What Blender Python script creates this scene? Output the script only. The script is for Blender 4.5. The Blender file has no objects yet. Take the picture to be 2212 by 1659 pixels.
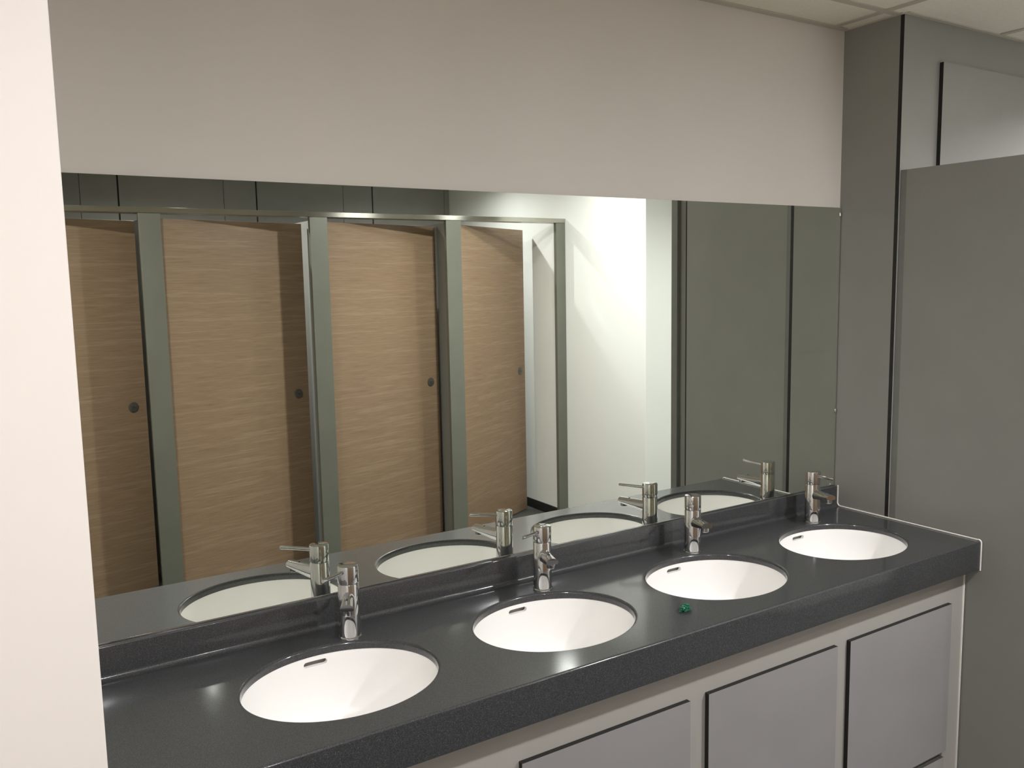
import bpy, bmesh, math, random
from mathutils import Vector, Matrix

C = bpy.context.scene.collection
PI = math.pi
random.seed(7)

# ------------------------------------------------------------------ helpers
def link(o, parent=None):
    C.objects.link(o)
    if parent is not None:
        o.parent = parent
    return o


def tag(o, label, cat, group=None):
    o['label'] = label
    o['category'] = cat
    if group:
        o['group'] = group
    return o


def thing(name, label, cat, loc=(0, 0, 0), rotz=0.0, group=None):
    o = bpy.data.objects.new(name, None)
    o.empty_display_size = 0.05
    link(o)
    o.location = loc
    o.rotation_euler = (0, 0, rotz)
    return tag(o, label, cat, group)


class MB:
    """collects geometry for ONE mesh"""

    def __init__(self):
        self.bm = bmesh.new()

    def box(self, lo, hi, bev=0.0, seg=2, mat=0, edge_mat=None):
        bm = self.bm
        x0, y0, z0 = lo
        x1, y1, z1 = hi
        v = [bm.verts.new(p) for p in ((x0, y0, z0), (x1, y0, z0), (x1, y1, z0), (x0, y1, z0),
                                       (x0, y0, z1), (x1, y0, z1), (x1, y1, z1), (x0, y1, z1))]
        quads = ((0, 3, 2, 1), (4, 5, 6, 7), (0, 1, 5, 4), (1, 2, 6, 5), (2, 3, 7, 6), (3, 0, 4, 7))
        fs = [bm.faces.new([v[i] for i in q]) for q in quads]
        for f in fs:
            f.material_index = mat
        if edge_mat is not None:
            # every face except the two broad ones shows the core of the board
            ar = sorted(fs, key=lambda f: -f.calc_area())
            for f in ar[2:]:
                f.material_index = edge_mat
        if bev > 0:
            es = list({e for f in fs for e in f.edges})
            bmesh.ops.bevel(bm, geom=es, offset=bev, segments=seg, profile=0.6, affect='EDGES')
        return self

    def lathe(self, prof, n=48, c=(0, 0, 0), sx=1.0, sy=1.0, mat=0):
        """profile of (radius, z); radius 0 closes to a point"""
        bm = self.bm
        rings = []
        for r, z in prof:
            if r <= 1e-7:
                rings.append([bm.verts.new((c[0], c[1], c[2] + z))])
            else:
                rings.append([bm.verts.new((c[0] + r * sx * math.cos(2 * PI * k / n),
                                            c[1] + r * sy * math.sin(2 * PI * k / n), c[2] + z)) for k in range(n)])
        for a, b in zip(rings, rings[1:]):
            for k in range(n):
                k2 = (k + 1) % n
                if len(a) == 1 and len(b) == 1:
                    continue
                if len(a) == 1:
                    f = bm.faces.new((a[0], b[k2], b[k]))
                elif len(b) == 1:
                    f = bm.faces.new((a[k], a[k2], b[0]))
                else:
                    f = bm.faces.new((a[k], a[k2], b[k2], b[k]))
                f.material_index = mat
        return self

    def loft(self, rings, cap=True, mat=0):
        bm = self.bm
        R = [[bm.verts.new(p) for p in r] for r in rings]
        n = len(R[0])
        for a, b in zip(R, R[1:]):
            for k in range(n):
                f = bm.faces.new((a[k], a[(k + 1) % n], b[(k + 1) % n], b[k]))
                f.material_index = mat
        if cap:
            bm.faces.new(list(reversed(R[0]))).material_index = mat
            bm.faces.new(R[-1]).material_index = mat
        return self

    def tube(self, pts, rad, n=12, mat=0):
        pts = [Vector(p) for p in pts]
        if not hasattr(rad, '__len__'):
            rad = [rad] * len(pts)
        rings = []
        up = None
        for i, p in enumerate(pts):
            d = (pts[min(i + 1, len(pts) - 1)] - pts[max(i - 1, 0)]).normalized()
            if up is None:
                up = Vector((0, 0, 1)) if abs(d.z) < 0.9 else Vector((1, 0, 0))
            s = d.cross(up).normalized()
            up = s.cross(d).normalized()
            rings.append([p + (s * math.cos(2 * PI * k / n) + up * math.sin(2 * PI * k / n)) * rad[i] for k in range(n)])
        return self.loft(rings, True, mat)

    def build(self, name, mats, parent=None, smooth=35):
        bm = self.bm
        bmesh.ops.recalc_face_normals(bm, faces=bm.faces[:])
        me = bpy.data.meshes.new(name)
        bm.to_mesh(me)
        bm.free()
        for m in (mats if isinstance(mats, (list, tuple)) else [mats]):
            me.materials.append(m)
        o = bpy.data.objects.new(name, me)
        link(o, parent)
        if smooth:
            me.shade_smooth()
            try:
                me.set_sharp_from_angle(angle=math.radians(smooth))
            except Exception:
                pass
        return o


def struct(o):
    o['kind'] = 'structure'
    return o


def dup(root, loc, rotz, label, group=None):
    r = root.copy()
    C.objects.link(r)
    r.location = loc
    r.rotation_euler = (0, 0, rotz)
    r['label'] = label
    if group:
        r['group'] = group
    for ch in list(root.children):
        c = ch.copy()
        C.objects.link(c)
        c.parent = r
        for g in list(ch.children):
            d = g.copy()
            C.objects.link(d)
            d.parent = c
    return r


# ---------------------------------------------------------------- materials
def lin(c):
    return tuple(((v / 255.0) / 12.92 if v / 255.0 <= 0.04045 else ((v / 255.0 + 0.055) / 1.055) ** 2.4) for v in c) + (1.0,)


def mat(name, rgb, rough=0.5, metal=0.0, spec=0.5, coat=0.0):
    m = bpy.data.materials.new(name)
    m.use_nodes = True
    b = m.node_tree.nodes['Principled BSDF']
    b.inputs['Base Color'].default_value = lin(rgb)
    b.inputs['Roughness'].default_value = rough
    b.inputs['Metallic'].default_value = metal
    b.inputs['Specular IOR Level'].default_value = spec
    b.inputs['Coat Weight'].default_value = coat
    return m


def nd(m, kind, **kw):
    n = m.node_tree.nodes.new(kind)
    for k, v in kw.items():
        setattr(n, k, v)
    return n


def coords(m, scale=(1, 1, 1), kind='Object'):
    t = nd(m, 'ShaderNodeTexCoord')
    mp = nd(m, 'ShaderNodeMapping')
    mp.inputs['Scale'].default_value = scale
    m.node_tree.links.new(t.outputs[kind], mp.inputs['Vector'])
    return mp.outputs['Vector']


def noise(m, vec, scale, detail=3, rough=0.5):
    n = nd(m, 'ShaderNodeTexNoise')
    n.inputs['Scale'].default_value = scale
    n.inputs['Detail'].default_value = detail
    n.inputs['Roughness'].default_value = rough
    m.node_tree.links.new(vec, n.inputs['Vector'])
    return n.outputs['Fac']


def ramp(m, fac, stops):
    r = nd(m, 'ShaderNodeValToRGB')
    e = r.color_ramp.elements
    e[0].position, e[0].color = stops[0][0], lin(stops[0][1])
    e[1].position, e[1].color = stops[-1][0], lin(stops[-1][1])
    for p, c in stops[1:-1]:
        k = e.new(p)
        k.color = lin(c)
    m.node_tree.links.new(fac, r.inputs['Fac'])
    return r.outputs['Color']


def bsdf(m):
    return m.node_tree.nodes['Principled BSDF']


def bump(m, fac, strength, dist=0.001):
    b = nd(m, 'ShaderNodeBump')
    b.inputs['Strength'].default_value = strength
    b.inputs['Distance'].default_value = dist
    m.node_tree.links.new(fac, b.inputs['Height'])
    m.node_tree.links.new(b.outputs['Normal'], bsdf(m).inputs['Normal'])


def mottled(name, a, b, scale, rough=0.5, bstr=0.0, metal=0.0, spec=0.5, detail=3):
    m = mat(name, a, rough, metal, spec)
    v = coords(m)
    f = noise(m, v, scale, detail)
    m.node_tree.links.new(ramp(m, f, [(0.35, a), (0.65, b)]), bsdf(m).inputs['Base Color'])
    if bstr:
        bump(m, noise(m, v, scale * 6, 4), bstr)
    return m


M = {}
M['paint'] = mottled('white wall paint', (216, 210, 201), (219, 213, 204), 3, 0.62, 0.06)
M['paint_nib_lit'] = mottled('wall paint with lamplight in tone', (238, 230, 224), (240, 232, 226), 3, 0.6, 0.05)  # same wall paint, lightened so the nib carries its strong lamplight in colour
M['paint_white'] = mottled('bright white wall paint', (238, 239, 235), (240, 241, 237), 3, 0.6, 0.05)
M['laminate'] = mottled('grey laminate', (143, 142, 137), (146, 145, 140), 6, 0.42, 0.02, spec=0.35)
M['laminate_light'] = mottled('light grey laminate', (160, 159, 156), (163, 162, 159), 6, 0.42, 0.02, spec=0.35)
M['core'] = mottled('black board core', (20, 19, 17), (28, 26, 24), 60, 0.6)
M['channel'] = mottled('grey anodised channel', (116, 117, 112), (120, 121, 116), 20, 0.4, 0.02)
M['frame'] = mottled('warm light grey board', (162, 158, 152), (166, 162, 156), 5, 0.5, 0.02)
M['door_grey'] = mottled('cool grey cabinet laminate', (145, 142, 142), (148, 145, 145), 5, 0.45, 0.02)
M['kick'] = mottled('grey kick panel laminate', (150, 147, 144), (154, 151, 148), 5, 0.5, 0.02)
M['ceramic'] = mottled('white basin acrylic', (250, 248, 246), (252, 250, 248), 3, 0.38)
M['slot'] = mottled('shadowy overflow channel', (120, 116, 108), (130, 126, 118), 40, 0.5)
M['chrome'] = mottled('polished chrome', (208, 208, 210), (212, 212, 214), 10, 0.045, 0.0, metal=1.0)
M['dark_metal'] = mottled('dark satin metal', (104, 102, 96), (116, 114, 108), 50, 0.4, 0.0, metal=0.6)
M['aerator'] = mottled('dark aerator mesh', (40, 40, 42), (70, 70, 72), 900, 0.4)
M['silicone'] = mottled('white silicone', (232, 228, 220), (238, 234, 226), 30, 0.4)
M['black_skirt'] = mottled('black skirting', (34, 33, 31), (40, 39, 37), 12, 0.45, 0.05)
M['pilaster'] = mottled('grey green anodised aluminium', (118, 119, 108), (123, 124, 113), 4, 0.42, 0.02, metal=0.35)
M['part_edge'] = mottled('board edge lightened as lamplit', (168, 168, 160), (174, 174, 166), 12, 0.5)  # edge paled in colour to stand for cubicle lamplight falling on top
M['tbar'] = mottled('ceiling grid metal', (194, 188, 174), (198, 192, 178), 8, 0.5)
M['vinyl'] = mottled('pale grey vinyl floor', (80, 80, 78), (88, 88, 86), 90, 0.45, 0.05)
M['can'] = mottled('white lamp housing', (226, 224, 218), (230, 228, 222), 8, 0.4)

# ceiling tile: fine mineral fibre pits
m = mat('mineral fibre ceiling tile', (205, 202, 192), 0.85, 0, 0.2)
v = coords(m)
f = noise(m, v, 160, 5, 0.7)
m.node_tree.links.new(ramp(m, f, [(0.3, (234, 230, 215)), (0.6, (243, 239, 225))]), bsdf(m).inputs['Base Color'])
bump(m, f, 0.3, 0.002)
M['tile'] = m

# speckled dark solid surface
m = mat('dark speckled solid surface', (70, 71, 74), 0.17, 0, 0.5)
v = coords(m)
n1 = noise(m, v, 560, 3, 0.6)
n2 = noise(m, v, 700, 2, 0.6)
base = ramp(m, n1, [(0.36, (36, 37, 38)), (0.5, (53, 54, 56)), (0.64, (65, 66, 69))])
fleck = ramp(m, n2, [(0.63, (0, 0, 0)), (0.70, (255, 255, 255))])
mx = nd(m, 'ShaderNodeMix', data_type='RGBA')
m.node_tree.links.new(fleck, mx.inputs[0])
m.node_tree.links.new(base, mx.inputs[6])
mx.inputs[7].default_value = lin((118, 119, 120))
m.node_tree.links.new(mx.outputs[2], bsdf(m).inputs['Base Color'])
rr = nd(m, 'ShaderNodeMapRange')
rr.inputs['To Min'].default_value = 0.10
rr.inputs['To Max'].default_value = 0.125
m.node_tree.links.new(noise(m, v, 14, 3), rr.inputs['Value'])
m.node_tree.links.new(rr.outputs['Result'], bsdf(m).inputs['Roughness'])
bump(m, noise(m, v, 300, 2), 0.05, 0.0004)
bsdf(m).inputs['IOR'].default_value = 1.5
bsdf(m).inputs['Coat Weight'].default_value = 0.6
bsdf(m).inputs['Coat Roughness'].default_value = 0.5
M['stone'] = m

# wood laminate: grain along local x
m = mat('brown oak laminate', (140, 118, 92), 0.42, 0, 0.35)
v = coords(m, (1.1, 1.0, 26.0))
g1 = noise(m, v, 1.4, 6, 0.62)
v2 = coords(m, (5.0, 1.0, 190.0))
g2 = noise(m, v2, 1.6, 4, 0.6)
c1 = ramp(m, g1, [(0.25, (130, 107, 85)), (0.42, (149, 125, 101)), (0.50, (146, 122, 97)), (0.60, (158, 135, 111)), (0.78, (136, 113, 90))])
c2 = ramp(m, g2, [(0.35, (205, 200, 196)), (0.60, (255, 255, 255))])
mx = nd(m, 'ShaderNodeMix', data_type='RGBA', blend_type='MULTIPLY')
mx.inputs[0].default_value = 0.55
m.node_tree.links.new(c1, mx.inputs[6])
m.node_tree.links.new(c2, mx.inputs[7])
m.node_tree.links.new(mx.outputs[2], bsdf(m).inputs['Base Color'])
bump(m, g2, 0.05, 0.0005)
M['wood'] = m

# brushed aluminium rail
m = mat('brushed aluminium', (176, 174, 164), 0.24, 1.0)
v = coords(m, (2, 60, 300))
bump(m, noise(m, v, 6, 3), 0.03, 0.0003)
tg = nd(m, 'ShaderNodeCombineXYZ')
tg.inputs['Z'].default_value = 1.0
m.node_tree.links.new(tg.outputs[0], bsdf(m).inputs['Tangent'])
bsdf(m).inputs['Anisotropic'].default_value = 0.95
M['alu'] = m

# silvered glass, faintly green
m = bpy.data.materials.new('silvered mirror glass')
m.use_nodes = True
nt = m.node_tree
nt.nodes.remove(nt.nodes['Principled BSDF'])
g = nt.nodes.new('ShaderNodeBsdfGlossy')
g.inputs['Color'].default_value = (0.88, 0.915, 0.85, 1)
g.inputs['Roughness'].default_value = 0.0
nt.links.new(g.outputs[0], nt.nodes['Material Output'].inputs['Surface'])
M['mirror'] = m
M['glass_edge'] = mottled('green glass edge', (78, 92, 80), (92, 106, 94), 30, 0.15)

# green scrap
m = mat('emerald green foil', (0, 120, 84), 0.35, 0.0, 0.6)
v = coords(m)
f = noise(m, v, 260, 3)
m.node_tree.links.new(ramp(m, f, [(0.35, (0, 40, 30)), (0.55, (0, 104, 72)), (0.7, (10, 140, 96))]), bsdf(m).inputs['Base Color'])
M['green'] = m


def emit(name, col, strength):
    m = bpy.data.materials.new(name)
    m.use_nodes = True
    nt = m.node_tree
    nt.nodes.remove(nt.nodes['Principled BSDF'])
    e = nt.nodes.new('ShaderNodeEmission')
    e.inputs['Color'].default_value = col
    e.inputs['Strength'].default_value = strength
    nt.links.new(e.outputs[0], nt.nodes['Material Output'].inputs['Surface'])
    return m


# ------------------------------------------------------------- dimensions
ZC = 0.87           # countertop height
CEIL = 2.472
XL = -2.9           # left room wall
XW = 0.93           # white wall at the end of the cubicles
YB = -4.50          # wall behind the cubicles
XN = -2.407         # nib wall edge
YN = -0.64
XR = 2.0
YRET = -2.057

# ------------------------------------------------------------- room shell
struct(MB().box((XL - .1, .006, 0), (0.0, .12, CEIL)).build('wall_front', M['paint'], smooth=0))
struct(MB().box((XL, YN, 0), (XN, .0055, CEIL), 0.002).build('wall_left_return', M['paint_nib_lit'], smooth=0))
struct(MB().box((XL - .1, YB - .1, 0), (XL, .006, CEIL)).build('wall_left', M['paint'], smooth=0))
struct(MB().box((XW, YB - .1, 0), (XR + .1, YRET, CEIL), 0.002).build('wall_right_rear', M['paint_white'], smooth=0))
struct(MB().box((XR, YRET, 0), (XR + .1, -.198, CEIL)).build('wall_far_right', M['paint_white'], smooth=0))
struct(MB().box((XL - .1, YB - .1, -.06), (XR + .1, .12, 0)).build('floor', M['vinyl'], smooth=0))

# grey laminate lining at the right end of the counter
mb = MB().box((0, -.1975, 0), (.013, .006, CEIL))
mb.box((.013, -.1975, 0), (XR + .1, .006, CEIL))
struct(mb.build('wall_right', M['laminate'], smooth=0))
mb = MB().box((0, -.2110, 0), (XR, -.1975, CEIL), mat=0, edge_mat=1)
struct(mb.build('wall_recess', [M['laminate'], M['core']], smooth=0))

# wall behind the cubicles: panels with joints
mb = MB().box((XL, YB - .1, 0), (XW, YB - .013, CEIL), mat=1)
wide = [-1.589, -.660, .249]
fine = [-1.822, -.894, .006, .885, -2.75]
js = sorted([(x, .0055) for x in wide + [-2.518]] + [(x, .0016) for x in fine])
x0 = XL
for x, w in js + [(XW, 0)]:
    mb.box((x0, YB - .013, 0), (x - w, YB, CEIL), mat=0)
    x0 = x + w
struct(mb.build('wall_back', [M['laminate'], M['core']], smooth=0))

# skirting
struct(MB().box((XW - .008, YB, 0), (XW, YRET, .066), .002).build('baseboard_right', M['black_skirt']))
struct(MB().box((XL, YB, 0), (XW - .008, YB + .008, .066), .002).build('baseboard_back', M['black_skirt']))
struct(MB().box((XL, YN - .008, 0), (XN, YN, .066), .002).build('baseboard_left', M['black_skirt']))

# ------------------------------------------------------------- downlights
LAMPS = [  # x, y, strength, recess depth, radius, label
    (-.09, -1.77, 1.60, .020, .060, 'round recessed ceiling downlight between the right end of the counter and the third cubicle'),
    (-2.22, -1.72, 1.06, .020, .060, 'round recessed ceiling downlight near the bright white wall end at the left'),
    (.46, -2.25, .30, .014, .060, 'round recessed ceiling downlight in front of the cubicle beside the white wall'),
    (.36, -3.50, .52, .010, .034, 'round recessed ceiling downlight inside the cubicle beside the white wall'),
    (-1.43, -3.30, .95, .010, .034, 'round recessed ceiling downlight inside the second cubicle'),
    (1.10, -.85, 1.5, .036, .060, 'round recessed ceiling downlight behind the grey partition at the right'),
]
warm = (1.0, 1.0, 1.015, 1)
LSTR = 540.0

# ceiling with round cut-outs
bm = bmesh.new()
def loop(pts):
    vs = [bm.verts.new(p) for p in pts]
    return [bm.edges.new((vs[i], vs[(i + 1) % len(vs)])) for i in range(len(vs))]
ed = loop([(XL - .1, YB - .1, CEIL), (XR + .1, YB - .1, CEIL), (XR + .1, .12, CEIL), (XL - .1, .12, CEIL)])
for x, y, s, d_, LR, l in LAMPS:
    ed += loop([(x + LR * math.cos(2 * PI * k / 40), y + LR * math.sin(2 * PI * k / 40), CEIL) for k in range(40)])
bmesh.ops.triangle_fill(bm, use_beauty=True, edges=ed)
mb = MB()
mb.bm.free()
mb.bm = bm
struct(mb.build('ceiling', M['tile'], smooth=0))

# ceiling grid: bars every 600 mm, angle along the walls
mb = MB()
def bar(x0, y0, x1, y1, w=.012):
    if abs(x1 - x0) > abs(y1 - y0):
        segs = [(x0, x1)]
        for lx, ly, s, d_, LR, l in LAMPS:
            if abs(ly - y0) < LR + .03:
                n = []
                for a, b in segs:
                    if lx - LR - .03 > a and lx + LR + .03 < b:
                        n += [(a, lx - LR - .03), (lx + LR + .03, b)]
                    else:
                        n.append((a, b))
                segs = n
        for a, b in segs:
            mb.box((a, y0 - w, CEIL - .003), (b, y0 + w, CEIL - .0002))
    else:
        segs = [(y0, y1)]
        for lx, ly, s, d_, LR, l in LAMPS:
            if abs(lx - x0) < LR + .03:
                n = []
                for a, b in segs:
                    if ly - LR - .03 > a and ly + LR + .03 < b:
                        n += [(a, ly - LR - .03), (ly + LR + .03, b)]
                    else:
                        n.append((a, b))
                segs = n
        for a, b in segs:
            mb.box((x0 - w, a, CEIL - .0034), (x0 + w, b, CEIL - .0002))
for k in range(-5, 5):
    x = -.072 + .592 * k
    if XL < x < XR:
        yt = .005 if x < 0 else -.212
        if x < XN:
            yt = YN
        bar(x, YB if x < XW else YRET, x, yt)
for k in range(8):
    y = -.193 - .592 * k
    if k == 0:
        bar(XN, y, -.001, y)
    elif y > YB:
        bar(XL, y, XR if y > YRET else XW, y)
struct(mb.build('trim_1', M['tbar'], smooth=0))
mb = MB()
mb.box((XN, -.018, CEIL - .004), (0, .0055, CEIL - .0001))
mb.box((-.012, -.211, CEIL - .004), (0, -.018, CEIL - .0001))
mb.box((0, -.227, CEIL - .004), (XR, -.2112, CEIL - .0001))
mb.box((XL, YN - .018, CEIL - .004), (XN, YN, CEIL - .0001))
mb.box((XW - .018, YB, CEIL - .004), (XW, YRET, CEIL - .0001))
mb.box((XL, YB, CEIL - .004), (XW - .018, YB + .018, CEIL - .0001))
struct(mb.build('trim_2', M['tbar'], smooth=0))

for i, (x, y, s, LD, LR, label) in enumerate(LAMPS):
    SAG = .0275 if LD < .03 and y > -3 else .006
    t = thing('downlight', label, 'ceiling light', (x, y, CEIL), 0, 'recessed ceiling downlights')
    MB().lathe([(LR - .001, 0), (LR - .001, -.004), (LR + .004, -.006), (LR + .017, -.0035), (LR + .018, -.0003)], 40).build('trim_ring', M['can'], t)
    MB().lathe([(LR - .001, 0), (LR - .001, LD), (0, LD + .0)], 40).build('housing', M['can'], t)
    MB().lathe([(LR - .004, LD - .003)] + [((LR - .004) * math.cos(a_), LD - .003 - SAG * math.sin(a_)) for a_ in [PI / 2 * k / 8 for k in range(1, 8)]] + [(0, LD - .003 - SAG)], 40).build('lamp_lens', emit('glowing lamp lens', warm, LSTR * s * (.066 / LR) ** 2), t)

# ------------------------------------------------------------- mirror
mb = MB()
mb.box((XN, 0.0, .9445), (-.003, .0055, 1.896), mat=1)
for f in mb.bm.faces:
    if f.calc_center_median().y < 1e-6:
        f.material_index = 0
mir = mb.build('mirror', [M['mirror'], M['glass_edge']], smooth=0)
tag(mir, 'long frameless wall mirror above the dark countertop reflecting the wooden cubicle doors', 'mirror')
MB().box((XN, -.0012, .9415), (-.003, .0050, .9445), .0004).build('bottom_trim', M['chrome'], mir)
for z in (1.868, 1.20):
    MB().box((-.0075, -.004, z), (-.0008, .003, z + .012), .001).build('mirror_clip', M['chrome'], mir)

# ------------------------------------------------------------- countertop
TX = [-.233 - .5346 * k for k in range(4)]         # taps, right to left
BX = [x - .0916 for x in TX]                       # basin centres
BY, BA, BB = -.279, .203, .168
NE = 112
YF, YBK = -.517, -.026
mb = MB()
bm = mb.bm
ZU = ZC - .018


def cell(x0, x1, cx):
    """flat plate x0..x1, YF..YBK with an oval hole, rounded at its rim, plus its underside"""
    angs = [2 * PI * k / NE for k in range(NE)]
    for px in (x0, x1):
        for py in (YF, YBK):
            angs.append(math.atan2((py - BY), (px - cx)) % (2 * PI))
    angs = sorted(angs)
    prof = [(.0062, 0), (.0045, -.0004), (.0022, -.0018), (.0007, -.0038), (0, -.0068), (0, -.018)]
    outer, rings = [], [[] for _ in prof]
    lower = []
    for a in angs:
        c, s = math.cos(a), math.sin(a)
        ts = []
        if c > 1e-9: ts.append((x1 - cx) / c)
        if c < -1e-9: ts.append((x0 - cx) / c)
        if s > 1e-9: ts.append((YBK - BY) / s)
        if s < -1e-9: ts.append((YF - BY) / s)
        t = min(ts)
        outer.append(bm.verts.new((cx + c * t, BY + s * t, ZC)))
        lower.append(bm.verts.new((cx + c * t, BY + s * t, ZU)))
        r = 1.0 / math.sqrt((c / BA) ** 2 + (s / BB) ** 2)
        for k, (dr, dz) in enumerate(prof):
            rings[k].append(bm.verts.new((cx + c * (r + dr), BY + s * (r + dr), ZC + dz)))
    n = len(angs)
    flat = [bm.verts.new(q.co) for q in rings[0]]
    under = [bm.verts.new(q.co) for q in rings[-1]]
    pairs = [(outer, flat)] + list(zip(rings, rings[1:])) + [(under, lower)]
    for A, B in pairs:
        for k in range(n):
            bm.faces.new((A[k], A[(k + 1) % n], B[(k + 1) % n], B[k]))


edges = [-.0025]
for i in range(3):
    edges.append((BX[i] + BX[i + 1]) / 2)
edges.append(BX[3] - .2673)
edges[0] = BX[0] + .2673
for i in range(4):
    cell(edges[i + 1], edges[i], BX[i])
X0, X1 = XN + .002, -.0025
for a, b in ((edges[0], X1), (X0, edges[4])):
    for z in (ZC, ZU):
        bm.faces.new([bm.verts.new(p) for p in ((a, YF, z), (b, YF, z), (b, YBK, z), (a, YBK, z))])


def arc(cy, cz, r, a0, a1, n):
    return [(cy + r * math.cos(math.radians(a0 + (a1 - a0) * k / n)), cz + r * math.sin(math.radians(a0 + (a1 - a0) * k / n))) for k in range(n + 1)]


def extrude(pro):
    xs = [X0] + list(reversed(edges)) + [X1]
    cols = [[bm.verts.new((x, y, z)) for y, z in pro] for x in xs]
    for A, B in zip(cols, cols[1:]):
        for k in range(len(pro) - 1):
            bm.faces.new((A[k], B[k], B[k + 1], A[k + 1]))
    for cc in (cols[0], cols[-1]):
        bm.faces.new([bm.verts.new(q.co) for q in cc])


front = [(YF, ZC)] + arc(YF, ZC - .005, .005, 90, 180, 6)[1:] + [(-.522, .784)] + arc(-.517, .784, .005, 180, 270, 4)[1:] + [(-.492, .779), (-.492, ZU), (YF, ZU)]
extrude(front)
back = [(YBK, ZU), (YBK, ZC)] + arc(YBK, ZC + .012, .012, -90, 0, 8)[1:] + [(-.014, .938)] + arc(-.0165, .9385, .0025, 0, 90, 3)[1:] + [(.005, .941), (.005, ZU)]
# upstand arc bulges outwards on the room side
back = [(YBK, ZU), (YBK, ZC)] + arc(YBK, ZC + .012, .012, -90, 0, 8)[1:] + [(-.014, .9385), (-.0132, .9403), (-.0115, .941), (.005, .941), (.005, ZU)]
extrude(back)
ct = mb.build('countertop', M['stone'], smooth=60)
tag(ct, 'long dark grey speckled countertop with upstand and four oval cut-outs', 'countertop')
mb = MB()
pts = [(-.0005, -.016, .944), (-.0005, -.016, .885)] + [(-.0005, y - .002, z + .002) for y, z in arc(YBK, ZC + .012, .012, 0, -90, 6)]
pts += [(-.0005, -.512, ZC + .002)] + [(-.0005, y, z) for y, z in arc(-.515, ZC - .006, .009, 90, 180, 4)] + [(-.0005, -.524, .779)]
mb.tube([(p[0] - .0015, p[1], p[2]) for p in pts], .0024, 8)
so = mb.build('silicone_bead', M['silicone'], ct)
so['label'] = 'thin white silicone bead along the right end'

# ------------------------------------------------------------- basins
def stadium(hw, hh, n=8):
    p = []
    for k in range(n + 1):
        a = -PI / 2 + PI * k / n
        p.append((hw - hh + hh * math.cos(a), hh * math.sin(a)))
    for k in range(n + 1):
        a = PI / 2 + PI * k / n
        p.append((-hw + hh + hh * math.cos(a), hh * math.sin(a)))
    return p


def make_basin(loc, label):
    t = thing('washbasin', label, 'sink', loc, 0, 'white oval basins set under the countertop')
    top = ZU - ZC - .0004
    prof_in = [(1.03, top), (1.004, top), (.998, top - .004), (.992, top - .014), (.982, top - .05), (.955, top - .090), (.89, top - .122),
               (.77, top - .146), (.60, top - .161), (.38, top - .169), (.15, top - .172), (.10, top - .1725)]
    prof_out = [(.10, top - .182), (.40, top - .180), (.64, top - .171), (.83, top - .154), (.95, top - .128), (1.015, top - .09), (1.04, top - .05), (1.05, top - .012), (1.09, top - .010), (1.09, top), (1.03, top)]
    bw = MB()
    bmw = bw.bm
    n = 96
    rings = [[bmw.verts.new((BA * s * math.cos(2 * PI * k / n), BB * s * math.sin(2 * PI * k / n), z)) for k in range(n)] for s, z in prof_in + prof_out[:-1]]
    for A, B in zip(rings, rings[1:] + rings[:1]):
        for k in range(n):
            bmw.faces.new((A[k], A[(k + 1) % n], B[(k + 1) % n], B[k]))
    bowl = bw.build('bowl', M['ceramic'], t, 50)
    # cut the overflow slot through the back of the bowl
    cut = MB()
    st = stadium(.027, .0060)
    cut.loft([[(x, BB - .032, -.034 + z) for x, z in st], [(x, BB + .03, -.034 + z) for x, z in st]])
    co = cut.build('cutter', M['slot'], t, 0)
    md = bowl.modifiers.new('slot', 'BOOLEAN')
    md.object = co
    md.operation = 'DIFFERENCE'
    md.solver = 'EXACT'
    bpy.context.view_layer.update()
    dg = bpy.context.evaluated_depsgraph_get()
    me = bpy.data.meshes.new_from_object(bowl.evaluated_get(dg))
    bowl.modifiers.clear()
    bowl.data = me
    bpy.data.objects.remove(co)
    # the channel behind the slot
    ch = MB()
    st2 = stadium(.030, .0085)
    ch.loft([[(x, BB + .010, -.034 + z) for x, z in st2], [(x, BB + .024, -.034 + z) for x, z in st2]])
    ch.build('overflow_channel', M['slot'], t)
    MB().lathe([(.0, top - .1685), (.012, top - .1685), (.021, top - .1700), (.023, top - .1715), (.020, top - .180), (0, top - .180)], 32).build('waste_cover', M['chrome'], t)
    return t


BL = ['rightmost white oval basin, next to the grey right wall',
      'second white oval basin from the right, behind the small green scrap',
      'third white oval basin from the right, left of the small green scrap',
      'leftmost white oval basin, nearest the bright white wall end']
b0 = make_basin((BX[0], BY, ZC), BL[0])
for i in range(1, 4):
    dup(b0, (BX[i], BY, ZC), 0, BL[i])

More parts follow.
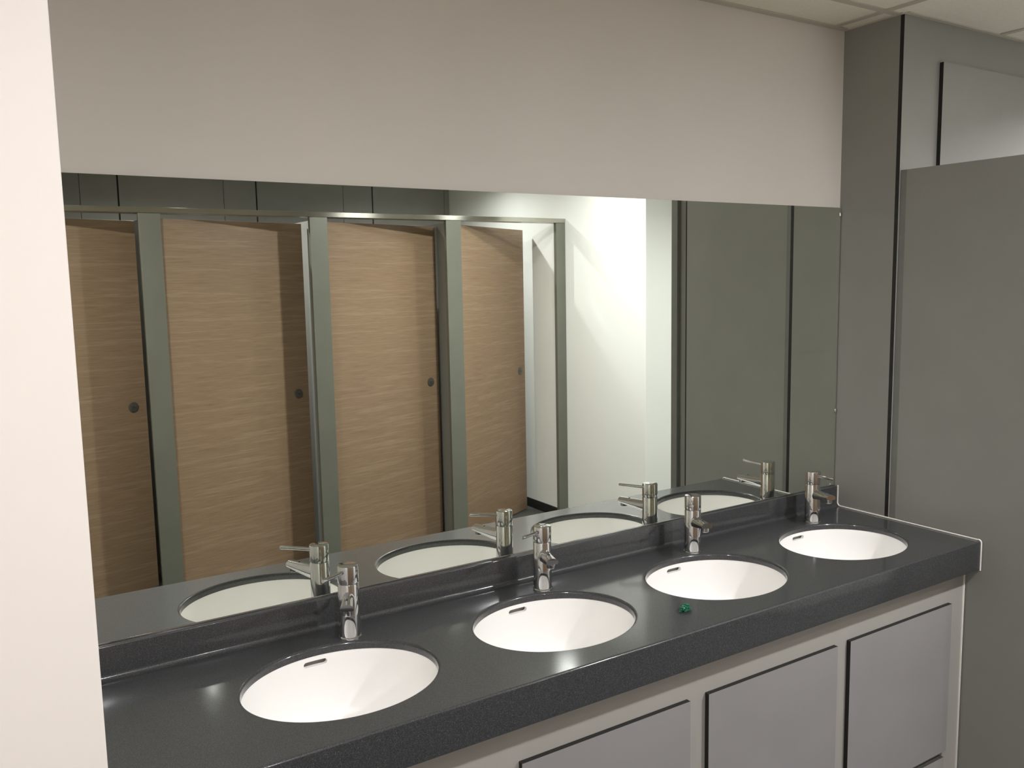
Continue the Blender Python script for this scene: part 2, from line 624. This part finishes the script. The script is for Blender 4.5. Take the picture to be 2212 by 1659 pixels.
# ------------------------------------------------------------- taps
def make_tap(loc, rot, lev, label):
    t = thing('basin_tap', label, 'tap', loc, rot, 'chrome mixer taps behind the basins')
    MB().lathe([(0, 0), (.0262, 0), (.0262, .0028), (.0252, .0042), (.0238, .0048), (0, .0048)], 48).build('base_ring', M['chrome'], t)
    MB().lathe([(0, .004), (.0236, .004), (.0236, .1265), (.0230, .1275), (.0218, .128), (.0218, .1296), (0, .1296)], 64).build('body', M['chrome'], t)
    # spout: domed top, flat underside that rises to the tip
    rings = []
    for y, zt, zb, w in ((.010, .1125, .0820, .0140), (.035, .1130, .0850, .0145), (.070, .1135, .0915, .0152), (.1045, .1138, .0985, .0158)):
        r = []
        h = zt - zb
        lip = .30 * h
        for k in range(17):                      # domed top
            a = PI * k / 16
            r.append((w * math.cos(a), -y, zb + lip + (h - lip) * math.sin(a)))
        for k in range(5):                       # flat underside with small rounded edges
            t_ = -1 + 2 * k / 4
            r.append((w * .86 * t_, -y, zb))
        rings.append(r)
    sp = MB().loft(rings).build('spout', M['chrome'], t, 40)
    MB().lathe([(0, .0985), (.0112, .0985), (.0112, .0868), (.0106, .0860), (.0094, .0860), (.0094, .0874), (0, .0874)], 32, (0, -.0905, 0)).build('aerator', M['chrome'], sp)
    MB().lathe([(0, .1163), (.0028, .1163), (.0028, .1142), (0, .1142)], 16, (0, -.072, -.0016)).build('temperature_dot', M['aerator'], sp)
    # cap turns with its lever
    cap = MB().lathe([(0, .1296), (.0226, .1296), (.0236, .1304), (.0236, .1672), (.0228, .1690), (.0205, .1700), (0, .1703)], 64).build('cap', M['chrome'], t)
    cap.rotation_euler = (0, 0, lev)
    mbv = MB()
    mbv.tube([(0, -.020, .1570), (0, -.024, .1572), (0, -.060, .1597), (0, -.094, .1620), (0, -.0965, .1622)], [.0050, .0046, .0047, .0049, .0038], 18)
    mbv.build('lever', M['chrome'], cap)
    return t


R_ = math.radians
ROT = [R_(-20), R_(-22), R_(-20.5), R_(-24)]
LEV = [R_(-12), R_(-45), R_(-65), R_(-55)]
TL = ['rightmost chrome mixer tap, lever pointing towards the room, beside the grey right wall',
      'second chrome mixer tap from the right, its lever pointing at the viewer',
      'third chrome mixer tap from the right, lever swung to the left',
      'leftmost chrome mixer tap, largest in view, its spout pointing at the viewer']
for i in range(4):
    make_tap((TX[i], -.094, ZC), ROT[i], LEV[i] - ROT[i], TL[i])

# ------------------------------------------------------------- green scrap
mb = MB()
rnd = random.Random(3)
for (dx, dy, dz, r) in ((.002, 0, .008, .008), (.010, .001, .008, .008), (-.006, -.002, .006, .006), (.012, -.007, .005, .005), (-.014, -.003, .003, .004), (.000, -.008, .004, .005)):
    b2 = bmesh.new()
    bmesh.ops.create_icosphere(b2, subdivisions=3, radius=r)
    ph = [rnd.uniform(0, 6) for _ in range(6)]
    for q in b2.verts:
        n_ = q.co.normalized()
        k = 1 + .28 * math.sin(5 * n_.x + ph[0]) * math.sin(6 * n_.y + ph[1]) + .22 * math.sin(9 * n_.z + ph[2] + 3 * n_.x)
        q.co = Vector((n_.x * r * k * 1.15, n_.y * r * k * .8, n_.z * r * k * .75)) + Vector((dx, dy, dz))
        q.co.z = max(q.co.z, .0003)
    me = bpy.data.meshes.new('tmp')
    b2.to_mesh(me)
    b2.free()
    mb.bm.from_mesh(me)
    bpy.data.meshes.remove(me)
g = mb.build('crumpled_scrap', M['green'])
g.location = (-1.109, -.416, ZC)
tag(g, 'tiny crumpled emerald green scrap lying on the dark countertop', 'scrap')

# ------------------------------------------------------------- vanity cabinets
YFR, YDR = -.475, -.488
DZ0, DZ1 = .213, .681
DX = [(-.561, -.081), (-1.094, -.615), (-1.627, -1.154), (-2.160, -1.687)]
UX = [(-.588, -.0035), (-1.121, -.588), (-1.654, -1.121), (XN + .002, -1.654)]
CL = ['under-counter cabinet nearest the grey right wall, grey door with black edges',
      'second under-counter cabinet from the right wall, below the second and third basins',
      'third under-counter cabinet from the right wall, door cut off by the bottom edge',
      'leftmost under-counter cabinet, below the leftmost basin and mostly out of view']
for i in range(4):
    x0, x1 = UX[i]
    t = thing('vanity_cabinet', CL[i], 'cabinet', ((x0 + x1) / 2, -.25, 0), 0, 'cabinets under the countertop')
    ox = (x0 + x1) / 2
    mb = MB()
    mb.box((x0 - ox, YFR + .25, .001), (x1 - ox, YFR + .018 + .25, .848))
    for sx in (x0, x1 - .016):
        mb.box((sx - ox, YFR + .018 + .25, .001), (sx + .016 - ox, .004 + .25 - .02, .69))
    mb.box((x0 - ox, YFR + .018 + .25, .06), (x1 - ox, .23, .076))
    mb.build('carcass', M['frame'], t, 0)
    a, b = DX[i]
    mb = MB().box((a - ox, YDR + .25, DZ0), (b - ox, YFR + .25 - .0003, DZ1), mat=0, edge_mat=1)
    mb.build('door', [M['door_grey'], M['core']], t, 0)
    mb = MB().box((a - ox + .004, YDR + .25 - .002, .012), (b - ox - .014, YFR + .25 - .0003, .197), mat=0, edge_mat=1)
    mb.build('kick_panel', [M['kick'], M['dark_metal']], t, 0)
    if i == 0:
        MB().box((-.0042 - ox, YFR - .004 + .25, .001), (-.0004 - ox, YFR + .014 + .25, .777), .0008).build('scribe_strip', M['silicone'], t)['label'] = 'white sealing strip against the right wall'

# ------------------------------------------------------------- partition at the right
t = thing('partition', 'tall grey partition panel at the right end of the counter, beyond the black corner line', 'partition', (0.0, -.5, 0))
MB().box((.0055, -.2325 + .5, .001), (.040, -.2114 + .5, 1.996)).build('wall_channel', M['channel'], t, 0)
MB().box((.006, -.744 + .5, .001), (.036, -.2325 + .5, 1.996)).build('panel', M['laminate'], t, 0)
mb = MB().box((.012, -.757 + .5, .001), (.034, -.744 + .5, 1.996), mat=1)
mb.box((.020, -.797 + .5, .001), (.034, -.757 + .5, 1.996), mat=0)
mb.build('rebate', [M['laminate'], M['core']], t, 0)
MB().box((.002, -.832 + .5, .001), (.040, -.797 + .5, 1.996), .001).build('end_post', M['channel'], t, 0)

# raised access panel high on the recess wall
p = MB().box((.194, -.2245, 1.30), (1.30, -.2113, 2.345), mat=0, edge_mat=1).build('access_panel', [M['laminate'], M['core']], smooth=0)
tag(p, 'raised grey access panel with a black edge high up behind the partition', 'wall panel')

# ------------------------------------------------------------- cubicles
PX = [(-2.63, -2.525), (-1.743, -1.636), (-.843, -.740), (.025, .129), (.855, .9295)]
PLAB = ['grey cubicle post hidden left of the first wooden door in the mirror',
        'grey cubicle post between the first and second wooden doors in the mirror',
        'grey cubicle post between the second and third wooden doors in the mirror',
        'grey cubicle post between the third and fourth wooden doors in the mirror',
        'narrow grey end post of the cubicles against the white wall in the mirror']
YC0 = -2.871
for i, (a, b) in enumerate(PX):
    x = (a + b) / 2
    t = thing('cubicle_post', PLAB[i], 'post', (x, YC0, 0), 0, 'grey posts between the cubicle doors')
    MB().box((a - x, -.028, .0), (b - x, 0, 2.0515), .0015).build('face', M['pilaster'], t, 0)
    if i < 4:
        MB().box((-.006, -.086, 0), (.010 if i else .006, -.0285, 2.04), .001).build('stop_bead', M['pilaster'], t, 0)
r = MB().box((XL, YC0 - .088, 2.0520), (XW - .0005, YC0 + .004, 2.0805), .002).build('header_rail', M['alu'], smooth=0)
tag(r, 'brushed aluminium header rail running over all the cubicle doors', 'rail')

PL = ['grey cubicle side wall left of the first wooden door', 'grey cubicle side wall between the first and second cubicles',
      'grey cubicle side wall between the second and third cubicles', 'grey cubicle side wall between the third and fourth cubicles']
for i, x in enumerate((-2.60, -1.672, -.772, .092)):
    o = MB().box((x - .009, YB + .010, .004), (x + .009, YC0 - .090, 2.045), mat=0, edge_mat=1).build('cubicle_side_wall', [M['laminate'], M['part_edge']], smooth=0)
    tag(o, PL[i], 'partition', 'side walls between the cubicles')
    pass

DOORS = [(-2.535, .84, 15.0, 'leftmost wooden cubicle door in the mirror, partly hidden by the white wall end'),
         (-1.634, .842, 13.5, 'second wooden cubicle door from the left in the mirror, with a dark shadow down its right side'),
         (-.738, .828, 14.0, 'third wooden cubicle door from the left in the mirror, standing ajar'),
         (.128, .832, 28.0, 'rightmost wooden cubicle door in the mirror, opened furthest, beside the white wall')]
d0 = None
for x, L, a, label in DOORS:
    t = thing('cubicle_door', label, 'door', (x, YC0 - .031, 0), R_(-a), 'brown wood cubicle doors')
    MB().box((.002, -.013, .012), (L, 0, 2.028), .0006, 1, mat=0, edge_mat=1).build('leaf', [M['wood'], M['core']], t, 0)
    lk = MB()
    lk.lathe([(0, .0055), (.009, .0055), (.0095, .0045), (.024, .0045), (.0275, .003), (.028, -.0002), (0, -.0002)], 40)
    lo = lk.build('lock_indicator', M['dark_metal'], t)
    lo.rotation_euler = (R_(-90), 0, 0)
    lo.location = (L - .072, 0, 1.032)
    sl = MB().box((-.002, -.006, .0040), (.002, .006, .0064), .0005).build('coin_slot', M['aerator'], lo, 0)

# ------------------------------------------------------------- world, camera
w = bpy.data.worlds.new('World')
w.use_nodes = True
w.node_tree.nodes['Background'].inputs['Color'].default_value = (0.02, 0.02, 0.02, 1)
sc = bpy.context.scene
sc.world = w
cam = bpy.data.cameras.new('camera')
co = bpy.data.objects.new('camera', cam)
C.objects.link(co)
cam.sensor_width = 36
cam.lens = 1863.854 / 2212 * 36
cam.clip_start = .02
yaw, pit, rol = 0.5627129, -0.1186370, -0.0187572
fw = Vector((math.sin(yaw) * math.cos(pit), math.cos(yaw) * math.cos(pit), math.sin(pit)))
rt = Vector((math.cos(yaw), -math.sin(yaw), 0))
up = rt.cross(fw)
c_, s_ = math.cos(rol), math.sin(rol)
rt, up = rt * c_ + up * s_, up * c_ - rt * s_
mw = Matrix(((rt.x, up.x, -fw.x, -2.52640), (rt.y, up.y, -fw.y, -1.90208), (rt.z, up.z, -fw.z, 1.67125), (0, 0, 0, 1)))
co.matrix_world = mw
sc.camera = co

vs = sc.view_settings
vs.view_transform = 'Standard'
vs.look = 'None'
vs.gamma = 1
vs.use_curve_mapping = False
vs.exposure = 0.46
cy = sc.cycles
cy.use_denoising = True
cy.max_bounces = 16
cy.diffuse_bounces = 8
cy.glossy_bounces = 10
cy.blur_glossy = 1.0
cy.sample_clamp_indirect = 6.0
